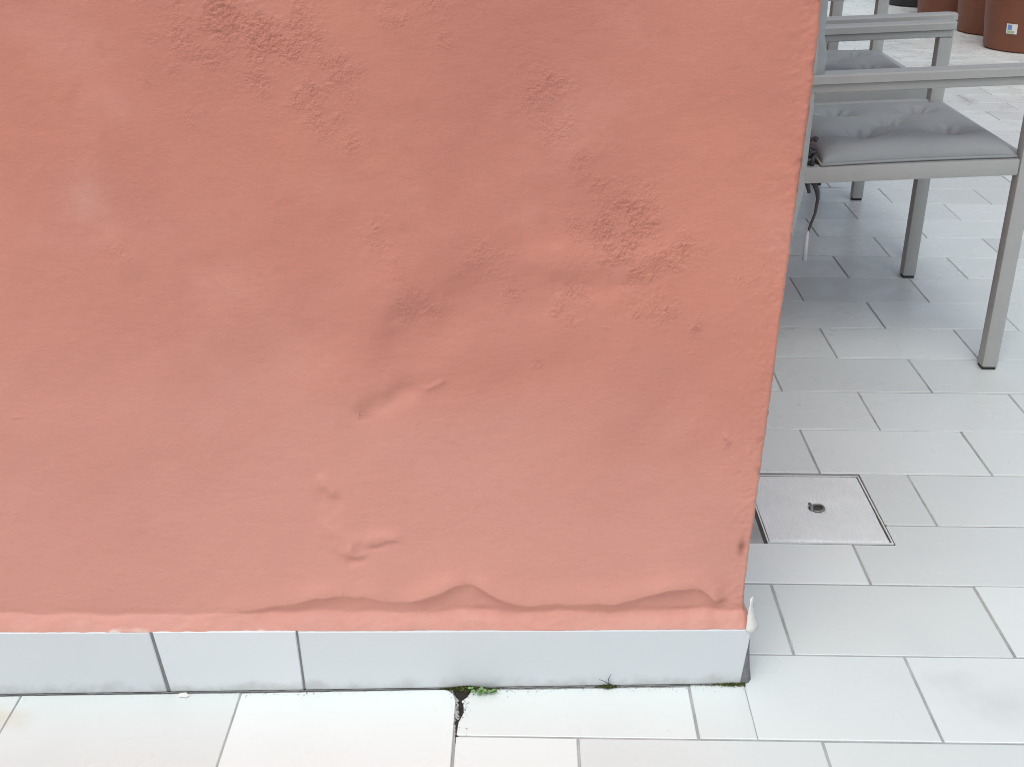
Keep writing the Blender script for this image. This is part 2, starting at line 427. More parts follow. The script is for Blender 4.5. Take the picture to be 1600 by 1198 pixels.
# ------------------------------------------------------------------ salmon wall
wall = empty('plastered_wall', (WB.x, WB.y, 0), WA)       # local x along the face, -y out of the face
tag(wall, 'salmon pink plastered wall with bubbled paint and a pale tile skirting', 'wall')
RIDGE = [(-1.2, 0.1), (-0.73, 0.117), (-0.685, 0.123), (-0.625, 0.133), (-0.585, 0.144), (-0.525, 0.152), (-0.486, 0.139), (-0.439, 0.139), (-0.414, 0.155), (-0.38, 0.170), (-0.353, 0.155), (-0.33, 0.142), (-0.311, 0.131), (-0.252, 0.133), (-0.173, 0.133), (-0.127, 0.152), (-0.102, 0.158), (-0.055, 0.155), (-0.038, 0.13), (-0.03, 0.118), (0.2, 0.1)]
ROUGH = [(-0.625, 0.878, 0.070, 1.0), (-0.659, 0.865, 0.035, .8), (-0.581, 0.852, 0.05, 1.0), (-0.551, 0.799, 0.028, .9), (-0.532, 0.769, 0.024, .9), (-0.503, 0.741, 0.017, .9), (-0.719, 0.802, 0.007, 1.2), (-0.663, 0.765, 0.018, .5), (-0.684, 0.819, 0.027, .5), (-0.23, 0.639, 0.032, 1.3), (-0.18, 0.654, 0.043, 1.0), (-0.169, 0.589, 0.044, 1.0), (-0.264, 0.534, 0.017, 1.0), (-0.25, 0.56, 0.015, .9), (-0.16, 0.55, 0.034, .8), (-0.207, 0.612, 0.04, 1.2), (-0.105, 0.521, 0.010, 1.0), (-0.465, 0.621, 0.026, .9), (-0.435, 0.551, 0.026, .7), (-0.353, 0.605, 0.029, .6), (-0.331, 0.558, 0.019, .6), (-0.291, 0.793, 0.034, .6), (-0.234, 0.723, 0.022, .7), (-0.225, 0.695, 0.021, .7), (-0.401, 0.84, 0.014, .7), (-0.046, 0.581, 0.02, .7), (-0.042, 0.62, 0.015, .8), (-0.292, 0.477, 0.015, .6), (-0.502, 0.407, 0.008, 1.3), (-0.767, 0.614, 0.016, .6), (-0.516, 0.813, 0.03, .8), (-0.277, 0.752, 0.021, .6), (-0.6, 0.80, 0.035, .6), (-0.54, 0.845, 0.03, .7), (-0.05, 0.372, 0.006, .9), (-0.45, 0.88, 0.02, .8), (-0.40, 0.90, 0.03, .6), (-0.13, 0.62, 0.03, .7)]
def corner_off(z): return -0.002 - 0.012 * sstep(0.85, 0.15, z) + 0.004 * sstep(0.14, 0.09, z)

def relief(s, z):
    """height of the painted plaster over its mean plane, metres (s along the face from the corner, z up)"""
    warp_s = s + 0.007 * fbm(s * 22, z * 22, 3, 3); warp_z = z + 0.007 * fbm(s * 22, z * 22, 8, 3)
    h = 0.0022 * fbm(s * 4.0 + 2, z * 4.0, 21, 3) + 0.0006 * fbm(s * 13, z * 13, 25, 3)
    h += 0.00016 * fbm(s * 70, z * 95, 31, 3)
    # broad folds: a diagonal swelling, its hollow, a second fold
    def seg(ax, az, bx, bz, wd, amp, ws=warp_s, wz=warp_z):
        dx, dz = bx - ax, bz - az; L2 = dx * dx + dz * dz
        t = np.clip(((ws - ax) * dx + (wz - az) * dz) / L2, 0, 1)
        d = np.hypot(ws - ax - t * dx, wz - az - t * dz)
        return amp * np.exp(-(d / wd) ** 2)
    h += seg(-0.525, 0.465, -0.46, 0.565, 0.047, 0.0055) + seg(-0.46, 0.565, -0.345, 0.64, 0.046, 0.0045)
    h -= seg(-0.495, 0.412, -0.455, 0.44, 0.017, 0.0045) + seg(-0.44, 0.505, -0.37, 0.57, 0.035, 0.0025)
    h += seg(-0.41, 0.475, -0.27, 0.515, 0.036, 0.0035) + seg(-0.33, 0.585, -0.27, 0.60, 0.035, 0.0030)
    h -= seg(-0.272, 0.566, -0.19, 0.571, 0.010, 0.0018)
    h += seg(-0.29, 0.60, -0.17, 0.60, 0.022, 0.0030)
    h += seg(-0.56, 0.308, -0.548, 0.300, 0.009, 0.0030) - seg(-0.557, 0.288, -0.545, 0.284, 0.010, 0.002)
    h += seg(-0.545, 0.245, -0.525, 0.225, 0.015, 0.0035) + seg(-0.525, 0.216, -0.508, 0.206, 0.007, 0.0035) + seg(-0.495, 0.235, -0.475, 0.231, 0.010, 0.0035)
    h -= seg(-0.522, 0.196, -0.508, 0.200, 0.007, 0.003) + seg(-0.488, 0.219, -0.472, 0.222, 0.006, 0.0025)
    h += seg(-0.425, 0.447, -0.408, 0.453, 0.005, 0.0016) + seg(-0.052, 0.378, -0.044, 0.372, 0.004, 0.0018)
    h += seg(-0.77, 0.625, -0.755, 0.60, 0.02, 0.002) + seg(-0.82, 0.35, -0.74, 0.42, 0.06, 0.0022) + seg(-0.70, 0.52, -0.62, 0.60, 0.06, 0.0020)
    # blistered sheet of paint along the foot, hanging over a hollow
    rs = np.array([a for a, b in RIDGE]); rz = np.array([b for a, b in RIDGE])
    rl = sum(np.interp(s + o, rs, rz) * wt for o, wt in ((-0.02, .15), (-0.01, .22), (0, .26), (0.01, .22), (0.02, .15))) + 0.0018 * fbm(s * 40, s * 0 + 3, 41, 3)
    strength = sstep(-0.74, -0.60, s) * sstep(-0.022, -0.045, s) * (0.80 + 0.40 * fbm(s * 14, s * 0 + 9, 43, 2)) * (1 - 0.5 * np.exp(-((s + 0.375) / 0.016) ** 2))
    d = z - rl
    bl = np.where(d > 0, np.exp(-(d / 0.018) ** 2) * 0.65 + 0.35 * np.exp(-(d / 0.05) ** 2), np.exp(-(d / 0.0125) ** 2))
    h += strength * 0.0080 * bl
    h -= strength * 0.0035 * sstep(0.0, -0.008, d)
    # lip of filler that rides out over the skirting
    lt = 0.0935 + (-s) * 0.0105 + 0.0180 + 0.0036 * fbm(s * 16, s * 0 + 1, 47, 4)
    h -= (0.0007 + strength * 0.0018) * (0.7 + 0.6 * fbm(s * 20, s * 0 + 7, 49, 3)) * np.exp(-((z - lt - 0.004) / 0.005) ** 2)
    lip = sstep(lt + 0.003, lt - 0.010, z)
    h = h * (1 - 0.6 * lip)
    st_ = 0.0895 + 0.0108 * (-s)
    h += np.clip((lt + 0.001 - z) / (lt - st_), 0, 1) ** 0.8 * 0.0098 + lip * 0.0006 * fbm(s * 60, z * 90, 48, 3)
    # salt-blown grainy patches
    mk = np.zeros_like(s)
    for a, b, r, am in ROUGH:
        mk = np.maximum(mk, am * np.exp(-(((warp_s - a) ** 2 + (warp_z - b) ** 2) / (r * r)) ** 0.9))
    blot = fbm(s * 55, z * 55, 51, 3)
    mk = np.clip(mk, 0, 1.2) ** 1.2
    mk = np.clip(mk * (0.82 + 0.62 * blot + 0.35 * fbm(s * 24, z * 24, 57, 2)), 0, 1.0)
    grain = vnoise(s * 400, z * 400, 61) + 0.6 * vnoise(s * 260 + 9, z * 270, 62) - 0.25
    h += mk * (0.00085 * grain)
    # stray pimples and nicks over the whole face
    sp = vnoise(s * 150 + 40, z * 150, 71); sp2 = fbm(s * 9, z * 9, 75, 2)
    h += 0.0007 * sstep(0.86, 0.98, sp) * sstep(0.3, 0.9, sp2) - 0.0004 * sstep(0.93, 0.99, -sp)
    # crumbly arris
    ar = sstep(-0.05, -0.004, s)
    h += ar * (0.0004 * fbm(s * 160, z * 160, 81, 3) + 0.0008 * np.minimum(0, fbm(s * 40, z * 60, 83, 3) + 0.35))
    return h, mk

def wall_mesh():
    HT = 4.6; r = 0.006; back = 0.0108
    ss = list(np.linspace(-2.6, -0.98, 28)[:-1]) + list(np.arange(-0.98, -r, 0.00125))
    zs = list(np.arange(0.080, 0.93, 0.00125)) + list(np.linspace(0.935, HT, 30))
    S, Z = np.array(ss), np.array(zs)
    arc = np.linspace(0, math.pi / 2, 9)
    sd = np.concatenate([np.linspace(r, 0.12, 50)[1:], np.linspace(0.13, 7.5, 26)])
    nf, na, ns = len(S), len(arc), len(sd)
    nx = nf + na + ns; nz = len(Z)
    path = np.zeros((nx, 2)); nrm = np.zeros((nx, 2)); par = np.zeros(nx)
    path[:nf, 0] = S; nrm[:nf, 1] = -1; par[:nf] = S
    path[nf:nf + na, 0] = -r + r * np.sin(arc); path[nf:nf + na, 1] = r - r * np.cos(arc)
    nrm[nf:nf + na, 0] = np.sin(arc); nrm[nf:nf + na, 1] = -np.cos(arc); par[nf:nf + na] = -r + r * arc
    path[nf + na:, 1] = sd; nrm[nf + na:, 0] = 1; par[nf + na:] = sd
    path[:, 1] += back; path[:, 0] += 0.0045
    PS, PZ = np.meshgrid(par, Z)
    fine = sstep(-1.2, -0.98, PS)
    h, mk = relief(PS + 0.0045, PZ)
    st_ = 0.0895 + 0.0108 * (-PS)
    h = np.minimum(h, 0.0102 + 0.02 * sstep(st_ + 0.008, st_ + 0.03, PZ))       # never over the face of the skirting
    h = np.where(PS < 0.02, h - 0.009 * sstep(st_ + 0.0005, st_ - 0.004, PZ), h)
    h = h * np.where(PS > 0.15, 0.4, 1.0) 
    co = corner_off(PZ) * sstep(-0.12, 0, PS)
    X = path[None, :, 0] + nrm[None, :, 0] * h + co
    Y = path[None, :, 1] + nrm[None, :, 1] * h
    v = np.stack([X, Y, PZ], -1).reshape(-1, 3)
    i = np.arange(nx - 1)[None, :] + np.arange(nz - 1)[:, None] * nx
    f = np.stack([i, i + 1, i + nx + 1, i + nx], -1).reshape(-1, 4)
    me = bpy.data.meshes.new('plaster')
    me.vertices.add(len(v)); me.vertices.foreach_set('co', v.ravel())
    me.loops.add(f.size); me.loops.foreach_set('vertex_index', f.ravel().astype(np.int32))
    me.polygons.add(len(f)); me.polygons.foreach_set('loop_start', np.arange(0, f.size, 4, dtype=np.int32))
    me.polygons.foreach_set('use_smooth', np.ones(len(f), bool))
    me.update(calc_edges=True); me.materials.append(M_PLASTER)
    def attr(name, a):
        at = me.attributes.new(name, 'FLOAT', 'POINT'); at.data.foreach_set('value', np.clip(a, 0, 1).ravel().astype(np.float32))
    g = lambda a, b, ra, rb: np.exp(-(((PS - a) / ra) ** 2 + ((PZ - b) / rb) ** 2))
    wob = 0.5 + 0.5 * fbm(PS * 40, PZ * 40, 91, 3)
    pale = 0.38 * g(-0.80, 0.665, 0.022, 0.028) * (0.4 + wob) + 0.30 * g(-0.84, 0.64, 0.03, 0.02) * wob
    lt = 0.1035 + 0.0105 * (-PS) + 0.010
    pale = pale + 0.32 * sstep(lt + 0.008, lt - 0.01, PZ) * (0.3 + wob)  # lighter lip: light on its upward slope is painted in
    attr('rough', mk)
    attr('chalk', sstep(0.75, 0.10, PZ + 0.14 * fbm(PS * 3.5, PZ * 5, 99, 4)) * 0.75)
    attr('pale', pale)
    dirt_dark = 0.8 * g(-0.014, 0.213, 0.005, 0.012) + 0.45 * g(-0.036, 0.131, 0.010, 0.004) + 0.4 * g(-0.502, 0.406, 0.010, 0.006) * wob  # brown spot by the corner, darker spots at the ridge end and in the hollow
    dirt_dark = dirt_dark + 0.55 * sstep(-0.007, 0.002, PS) * sstep(0.25, 0.8, fbm(PS * 90, PZ * 70, 93, 3)) + 0.75 * g(0.004, 0.715, 0.006, 0.05)
    dirt_dark = dirt_dark + 0.35 * sstep(-0.02, 0.0, PS) * sstep(0.75, 1.0, fbm(PS * 60, PZ * 60, 95, 3))
    attr('dirt_dark', dirt_dark)
    edge = 0.0895 + 0.0105 * (-PS)
    chips = sstep(0.15, 0.5, fbm(PS * 11, PS * 0 + 4, 97, 3)) * sstep(edge + 0.006, edge + 0.001, PZ - 0.004 * fbm(PS * 60, PS * 0, 98, 2))
    attr('bare', 0.8 * chips * (PS < -0.25) * (PS > -0.85))
    return me
plaster = link('plaster', wall_mesh(), wall)

# skirting: each tile a piece of its own, local (x, z) outline pushed out along -y
def skirt(poly, y0=0.0, th=0.0095):
    def xf(q): return Vector((q.x, y0 - q.z, q.y))       # prism z -> out of wall
    me = prism_me('skirting_tile', poly, -th, 0.0, M_SKIRT, 0.0012, xf=lambda q: Vector((q.x, y0 - q.z, q.y)))
    bm = bmesh.new(); bm.from_mesh(me); bmesh.ops.recalc_face_normals(bm, faces=bm.faces); bm.to_mesh(me); bm.free()
    return link('skirting_tile', me, wall)
def ztop(s): return 0.0905 + 0.0108 * (-s)
def sk(s0t, s1t, s0b, s1b, zb=0.0018, dt=0.0): return skirt([(s0b, zb), (s1b, zb), (s1t, ztop(s1t) + dt), (s0t, ztop(s0t) + dt)])
sk(-1.395, -0.7925, -1.395, -0.7800)
sk(-0.7890, -0.6030, -0.7750, -0.5985, dt=0.0006)
sk(-0.6000, 0.0000, -0.5955, -0.0075, dt=-0.0004)
for a, b_, c, d in ((-0.7925, -0.7890, -0.7800, -0.7750), (-0.6030, -0.6000, -0.5985, -0.5955)):
    me_ = prism_me('grout_joint', [(c, 0.003), (d, 0.003), (b_, ztop(b_) - 0.0015), (a, ztop(a) - 0.0015)], -0.006, 0.0, M_GROUTW, 0.0002, xf=lambda q: Vector((q.x, 0.0010 - q.z, q.y)))
    bm = bmesh.new(); bm.from_mesh(me_); bmesh.ops.recalc_face_normals(bm, faces=bm.faces); bm.to_mesh(me_); bm.free()
    link('grout_joint', me_, wall)
for k in range(3): sk(-1.998 - 0.6 * k, -1.398 - 0.6 * k, -1.998 - 0.6 * k, -1.398 - 0.6 * k)
for k in range(5):                        # round the corner, along the side
    y0 = 0.012 + 0.603 * k
    link('skirting_tile', box_me('skirting_tile', (-0.012, y0, 0.0028), (-0.0035, y0 + 0.6, 0.086), M_SKIRT, 0.001), wall)
link('mortar_bed', box_me('mortar_bed', (-2.58, 0.0078, -0.004), (-0.010, 0.05, 0.084), M_BED, 0), wall)
# bed behind the skirting of the side
link('mortar_bed', box_me('mortar_bed', (-0.06, 0.0515, -0.004), (-0.0065, 7.4, 0.084), M_BED, 0), wall)
# dark sealing line at the foot of the skirting
jl = []
for i in range(120):
    s = -1.2 + 1.195 * i / 119
    jl.append((s, 0.0010 - 0.0008 * random.random(), 0.0006))
link('joint_line', tube_me('joint_line', jl, [0.0006 + 0.0015 * random.random() ** 2 for _ in jl], M_BED, 6), wall)

# grey wedge closing the skirting corner; the strip's shade is put into its colour
wv = []
for z, x in ((0.0, 0.0095), (0.02, 0.0062), (0.05, 0.0030), (0.084, 0.0008)):
    wv += [(-0.011, 0.0006, z), (x - 0.0052 - 0.07 * (0.084 - z) * 0, 0.0030, z), (x, 0.011, z), (x - 0.001, 0.03, z), (-0.011, 0.03, z)]
wf = [(i * 5 + k, i * 5 + (k + 1) % 5, i * 5 + 5 + (k + 1) % 5, i * 5 + 5 + k) for i in range(3) for k in range(5)] + [(15, 16, 17, 18, 19)]
link('shaded_fillet', mesh('shaded_fillet', wv, wf, M_FILLET, True), wall)

# curled flake of bare plaster on the corner
fv, ff = [], []
NU, NV = 8, 14
for j in range(NV):
    t = j / (NV - 1)
    zz = 0.140 - 0.050 * t
    xl = -0.0065 - 0.001 * t; xr = xl + 0.0030 + 0.0145 * t ** 1.6
    for i in range(NU):
        a = i / (NU - 1)
        fv.append((xl + (xr - xl) * a + random.uniform(-0.0006, 0.0006), 0.0015 - 0.0035 * t * math.sin(a * 2.6) + 0.012 * a ** 2 * (0.4 + 0.6 * t), zz - (0.0035 * math.sin(a * 3.1) if j == NV - 1 else 0) + 0.0012 * math.sin(7 * a + 3 * t) * t - 0.002 * a * t))
for j in range(NV - 1):
    for i in range(NU - 1):
        a = j * NU + i; ff.append((a, a + 1, a + NU + 1, a + NU))
fo = link('plaster_flake', mesh('plaster_flake', fv, ff, M_WHITE, True), wall)
md = fo.modifiers.new('thickness', 'SOLIDIFY'); md.thickness = 0.0022
tag(fo, 'white curled flake of bare plaster on the corner')

# ------------------------------------------------------------------ crack soil, moss, weeds
def wl(s, out, z=0.0):
    p = WB + WT * s + WN * out
    return Vector((p.x, p.y, z))
cw0 = tw(CRACK, 1.262 * 1.0)
s_cr = (Vector((cw0.x, cw0.y)) - WB).dot(WT)
sv, sf = [], []
nn = 60
for i in range(nn):
    t = i / (nn - 1); o_ = 0.002 + 0.155 * t
    wd = float(np.interp(o_, [0, 0.01, 0.022, 0.03, 0.05, 0.07, 0.16], [0.013, 0.012, 0.005, 0.006, 0.006, 0.003, 0.002]))
    for k in range(7):
        a = k / 6 * 2 - 1
        p = tw(CRACK + 0.003 + a * wd + (0.004 if o_ < 0.06 else 0.0) - 0.002, 0)
        q = wl(s_cr, o_)
        sv.append((q.x + 0.003 + a * wd + (0.003 if o_ < 0.06 else -0.003), q.y, -0.0007 - 0.0010 * a * a + random.uniform(-0.0006, 0.0003) + (0.0015 if o_ < 0.018 else 0) * (1 - abs(a))))
for i in range(nn - 1):
    for k in range(6):
        a = i * 7 + k; sf.append((a, a + 7, a + 8, a + 1))
so_ = link('crack_soil', mesh('crack_soil', sv, sf, M_SOIL, True), floor); tag(so_, kind='stuff')

gv, gf = [], []
def grain(q, r_):
    b0 = len(gv); a = random.uniform(0, 6.28)
    for k in range(3): gv.append((q.x + r_ * math.cos(a + 2.1 * k), q.y + r_ * math.sin(a + 2.1 * k) * random.uniform(0.6, 1), q.z))
    gv.append((q.x + random.uniform(-.3, .3) * r_, q.y, q.z + r_ * random.uniform(0.5, 1.1)))
    gf.extend([(b0, b0 + 1, b0 + 3), (b0 + 1, b0 + 2, b0 + 3), (b0 + 2, b0, b0 + 3)])
for i in range(260):
    o_ = abs(random.gauss(0, 0.035)) + 0.003; grain(wl(s_cr, o_) + Vector((random.gauss(0.004, 0.006 + 0.06 * math.exp(-o_ / 0.004)), 0, -0.0008 if random.random() < 0.6 else 0.0002)), random.uniform(0.0004, 0.0014))
for i in range(420):
    grain(wl(random.uniform(-1.1, 0.0), 0.001 + abs(random.gauss(0, 0.006)), 0.0002), random.uniform(0.0003, 0.0009))
tag(link('grit', mesh('grit', gv, gf, M_SOIL), floor), kind='stuff')

def moss(name, s0, s1, peak, label, hgt=0.005, wid=0.007, n=700, m2=0.3):
    """a cushion of tiny leaf faces with an uneven body"""
    root = empty(name, wl((s0 + s1) / 2, 0.004))
    bv, bf = [], []; c = root.location
    nU = 36
    for i in range(nU):
        t = i / (nU - 1); s = s0 + (s1 - s0) * t
        env = max(0.05, math.exp(-((t - peak) / 0.28) ** 2)) * random.uniform(0.75, 1.1)
        for k in range(5):
            a = k / 4
            q = wl(s, -0.001 + wid * env * a, 0.0004 + hgt * env * math.cos(a * 1.5)) - c
            bv.append((q.x, q.y, q.z))
    for i in range(nU - 1):
        for k in range(4):
            a = i * 5 + k; bf.append((a, a + 1, a + 6, a + 5))
    o1 = link('moss_body', mesh('moss_body', bv, bf, M_MOSS, True), root)
    for nm, m, cnt in (('moss_leaves', M_MOSS, int(n * (1 - m2))), ('moss_tips', M_MOSSY, int(n * m2))):
        lv, lf = [], []
        for i in range(cnt):
            t = min(1, max(0, random.gauss(peak, 0.26))); s = s0 + (s1 - s0) * t
            env = max(0.08, math.exp(-((t - peak) / 0.28) ** 2))
            a = random.random() ** (0.6 if m is M_MOSSY else 1.0)
            q = wl(s, 0.0005 + wid * env * a * 1.15, 0.0006 + hgt * env * math.cos(min(1.5, a * 1.5)) * random.uniform(0.7, 1.15)) - c
            r_ = random.uniform(0.0006, 0.0013); e = Vector((random.gauss(0, 1), random.gauss(0, 1), random.gauss(0, 1))).normalized() * r_
            g_ = Vector((random.gauss(0, 1), random.gauss(0, 1), random.gauss(0.6, 1))).normalized() * r_
            b0 = len(lv); lv += [q - e, q + e, q + e * 0.3 + g_ * 1.6]; lf.append((b0, b0 + 1, b0 + 2))
        link(nm, mesh(nm, lv, lf, m), root)
    return root
tag(moss('moss_patch', -0.415, -0.330, 0.42, ''), 'dark moss where the dirty crack meets the skirting', 'moss', 'moss along the skirting')
tag(moss('moss_patch', -0.205, -0.172, 0.5, '', 0.004, 0.005, 260, 0.4), 'small moss tuft with a thin dry stalk under the long skirting tile', 'moss', 'moss along the skirting')
tag(moss('moss_patch', -0.095, -0.002, 0.85, '', 0.0035, 0.004, 420, 0.45), 'green moss line at the right end of the skirting corner', 'moss', 'moss along the skirting')
m2 = [o for o in COL.objects if o.name.startswith('moss_patch')][1]
link('stalk', tube_me('stalk', [Vector((0.000, 0, 0.002)), Vector((0.001, -0.001, 0.010)), Vector((0.0, -0.001, 0.017)), Vector((0.003, -0.002, 0.026))], [0.0007, 0.0006, 0.0005, 0.0003], M_STEM, 5), m2)
link('stalk', tube_me('stalk', [Vector((0.001, -0.001, 0.009)), Vector((-0.006, -0.002, 0.014)), Vector((-0.013, -0.002, 0.017))], [0.0005, 0.0004, 0.0003], M_STEM, 5), m2)

weed = empty('weed', wl(-0.358, 0.006)); tag(weed, 'tiny pale green weed with round leaves growing from the moss beside the crack', 'weed')
leafv = [(0, 0, 0)] + [(0.5 + 0.5 * math.cos(t) * (1), 0.42 * math.sin(t), 0.10 * math.cos(2 * t) - 0.05) for t in [math.pi + k * 2 * math.pi / 10 for k in range(1, 10)]]
leafme = mesh('leaf', [(0.5, 0, 0.02)] + leafv, [(0, i, i + 1) for i in range(1, 10)] + [(0, 10, 1)], M_LEAF, True)
for k in range(26):
    a = random.uniform(-2.9, -0.2); d = random.uniform(0.002, 0.014); hh = random.uniform(0.002, 0.012)
    tip = Vector((math.cos(a) * d * 1.25, math.sin(a) * d * 0.75, hh))
    link('stem', tube_me('stem', [Vector((tip.x * 0.1, tip.y * 0.1, 0)), Vector((tip.x * 0.6, tip.y * 0.5, hh * 0.8)), tip], 0.00035, M_STEM, 5), weed)
    l = link('leaf', leafme, weed); l.location = tip; sz = random.uniform(0.004, 0.0072); l.scale = (sz, sz, sz)
    l.rotation_euler = (random.uniform(-0.4, 0.4), random.uniform(-0.3, 0.35), a)

# small bright crumbs on the tiles
def crumb(x, y, r, label, flat=0.45, st=1.0):
    bm = bmesh.new(); bmesh.ops.create_icosphere(bm, subdivisions=2, radius=r)
    for v in bm.verts: v.co = Vector((v.co.x * st, v.co.y, v.co.z * flat)) * random.uniform(0.75, 1.15)
    o = link('plaster_crumb', bm_mesh('plaster_crumb', bm, M_WHITE, True)); o.location = (x, y, r * flat * 0.8)
    return tag(o, label, 'crumb', 'plaster crumbs on the floor')
crumb(0.5578 * H, 2.0837 * H, 0.0045, 'tiny white crumb on the grey tile beyond the drain cover')
p = wl(-0.757, 0.007); crumb(p.x, p.y, 0.0048, 'white crumb lying against the skirting near its first joint', 0.5, 1.7)

# ------------------------------------------------------------------ drain cover
cx, cyy = (COVER[0] + COVER[1]) / 2, (COVER[2] + COVER[3]) / 2
cvw = tw(cx, cyy)
cov = empty('drain_cover', (cvw.x, cvw.y, 0), YAW + 0.004)
tag(cov, 'square ribbed metal drain cover with a lifting ring set in the tiles', 'drain cover')
hw, hd = (COVER[1] - COVER[0]) / 2, (COVER[3] - COVER[2]) / 2
bm = bmesh.new()
ft_ = 0.0022
for lo, hi in (((-hw, -hd, -0.02), (hw, -hd + ft_, 0.0012)), ((-hw, hd - ft_, -0.02), (hw, hd, 0.0004)), ((hw - ft_, -hd + ft_, -0.02), (hw, hd - ft_, 0.0012)), ((-hw, -hd + ft_, -0.02), (-hw + ft_, hd - ft_, 0.0006))): add_box(bm, lo, hi)
link('frame', bm_mesh('frame', bm, M_STEEL), cov)
link('pit_edge', box_me('pit_edge', (-hw - 0.006, -hd - 0.001, -0.012), (hw + 0.006, hd + 0.005, -0.0009), M_DARKGROUT, 0), cov)
# plate: corrugated by fine ribs, with a small dished well for the ring
px0, px1, py0, py1 = -hw + 0.0035, hw - 0.0042, -hd + 0.0035, hd - 0.0030
nxp, nyp = 300, 40
xs = np.linspace(px0, px1, nxp); ys = np.linspace(py0, py1, nyp)
PX, PY = np.meshgrid(xs, ys)
ribs = 0.5 + 0.5 * np.cos(2 * math.pi * PX / ((px1 - px0) / 46))
rr = np.hypot((PX - 0.002) / 0.017, (PY + 0.002) / 0.016)
PZ_ = 0.0005 + 0.0004 * ribs * sstep(1.0, 1.15, rr) - 0.0035 * sstep(1.0, 0.7, rr) + 0.0008 * fbm(PX * 12, PY * 12, 5, 2)
edge = np.minimum.reduce([PX - px0, px1 - PX, PY - py0, py1 - PY]); PZ_ = PZ_ - 0.0015 * sstep(0.002, 0.0, edge)
v = np.stack([PX, PY, PZ_], -1).reshape(-1, 3)
f = [(j * nxp + i, j * nxp + i + 1, (j + 1) * nxp + i + 1, (j + 1) * nxp + i) for j in range(nyp - 1) for i in range(nxp - 1)]
bord = [j for j in range(nxp)] + [j * nxp + nxp - 1 for j in range(1, nyp)] + [(nyp - 1) * nxp + i for i in range(nxp - 2, -1, -1)] + [j * nxp for j in range(nyp - 2, 0, -1)]
nv = len(v); v = list(map(tuple, v)) + [(v[b][0], v[b][1], -0.006) for b in bord]
for k in range(len(bord)):
    k2 = (k + 1) % len(bord); f.append((bord[k], nv + k, nv + k2, bord[k2]))
link('plate', mesh('plate', v, f, M_STEEL, True), cov)
ring = [(0.003 + 0.0105 * math.cos(t), -0.003 + 0.0095 * math.sin(t), 0.0012 + 0.0016 * math.sin(t + 0.6)) for t in np.linspace(-2.3, 2.5, 22)]
link('lifting_ring', tube_me('lifting_ring', ring, 0.0021, M_STEELD, 8), cov)
link('ring_lug', tube_me('ring_lug', [(-0.008, -0.012, 0.001), (-0.0065, 0.0, 0.0022), (-0.0075, 0.012, 0.0012)], [0.0026, 0.0034, 0.0026], M_STEELD, 8), cov)

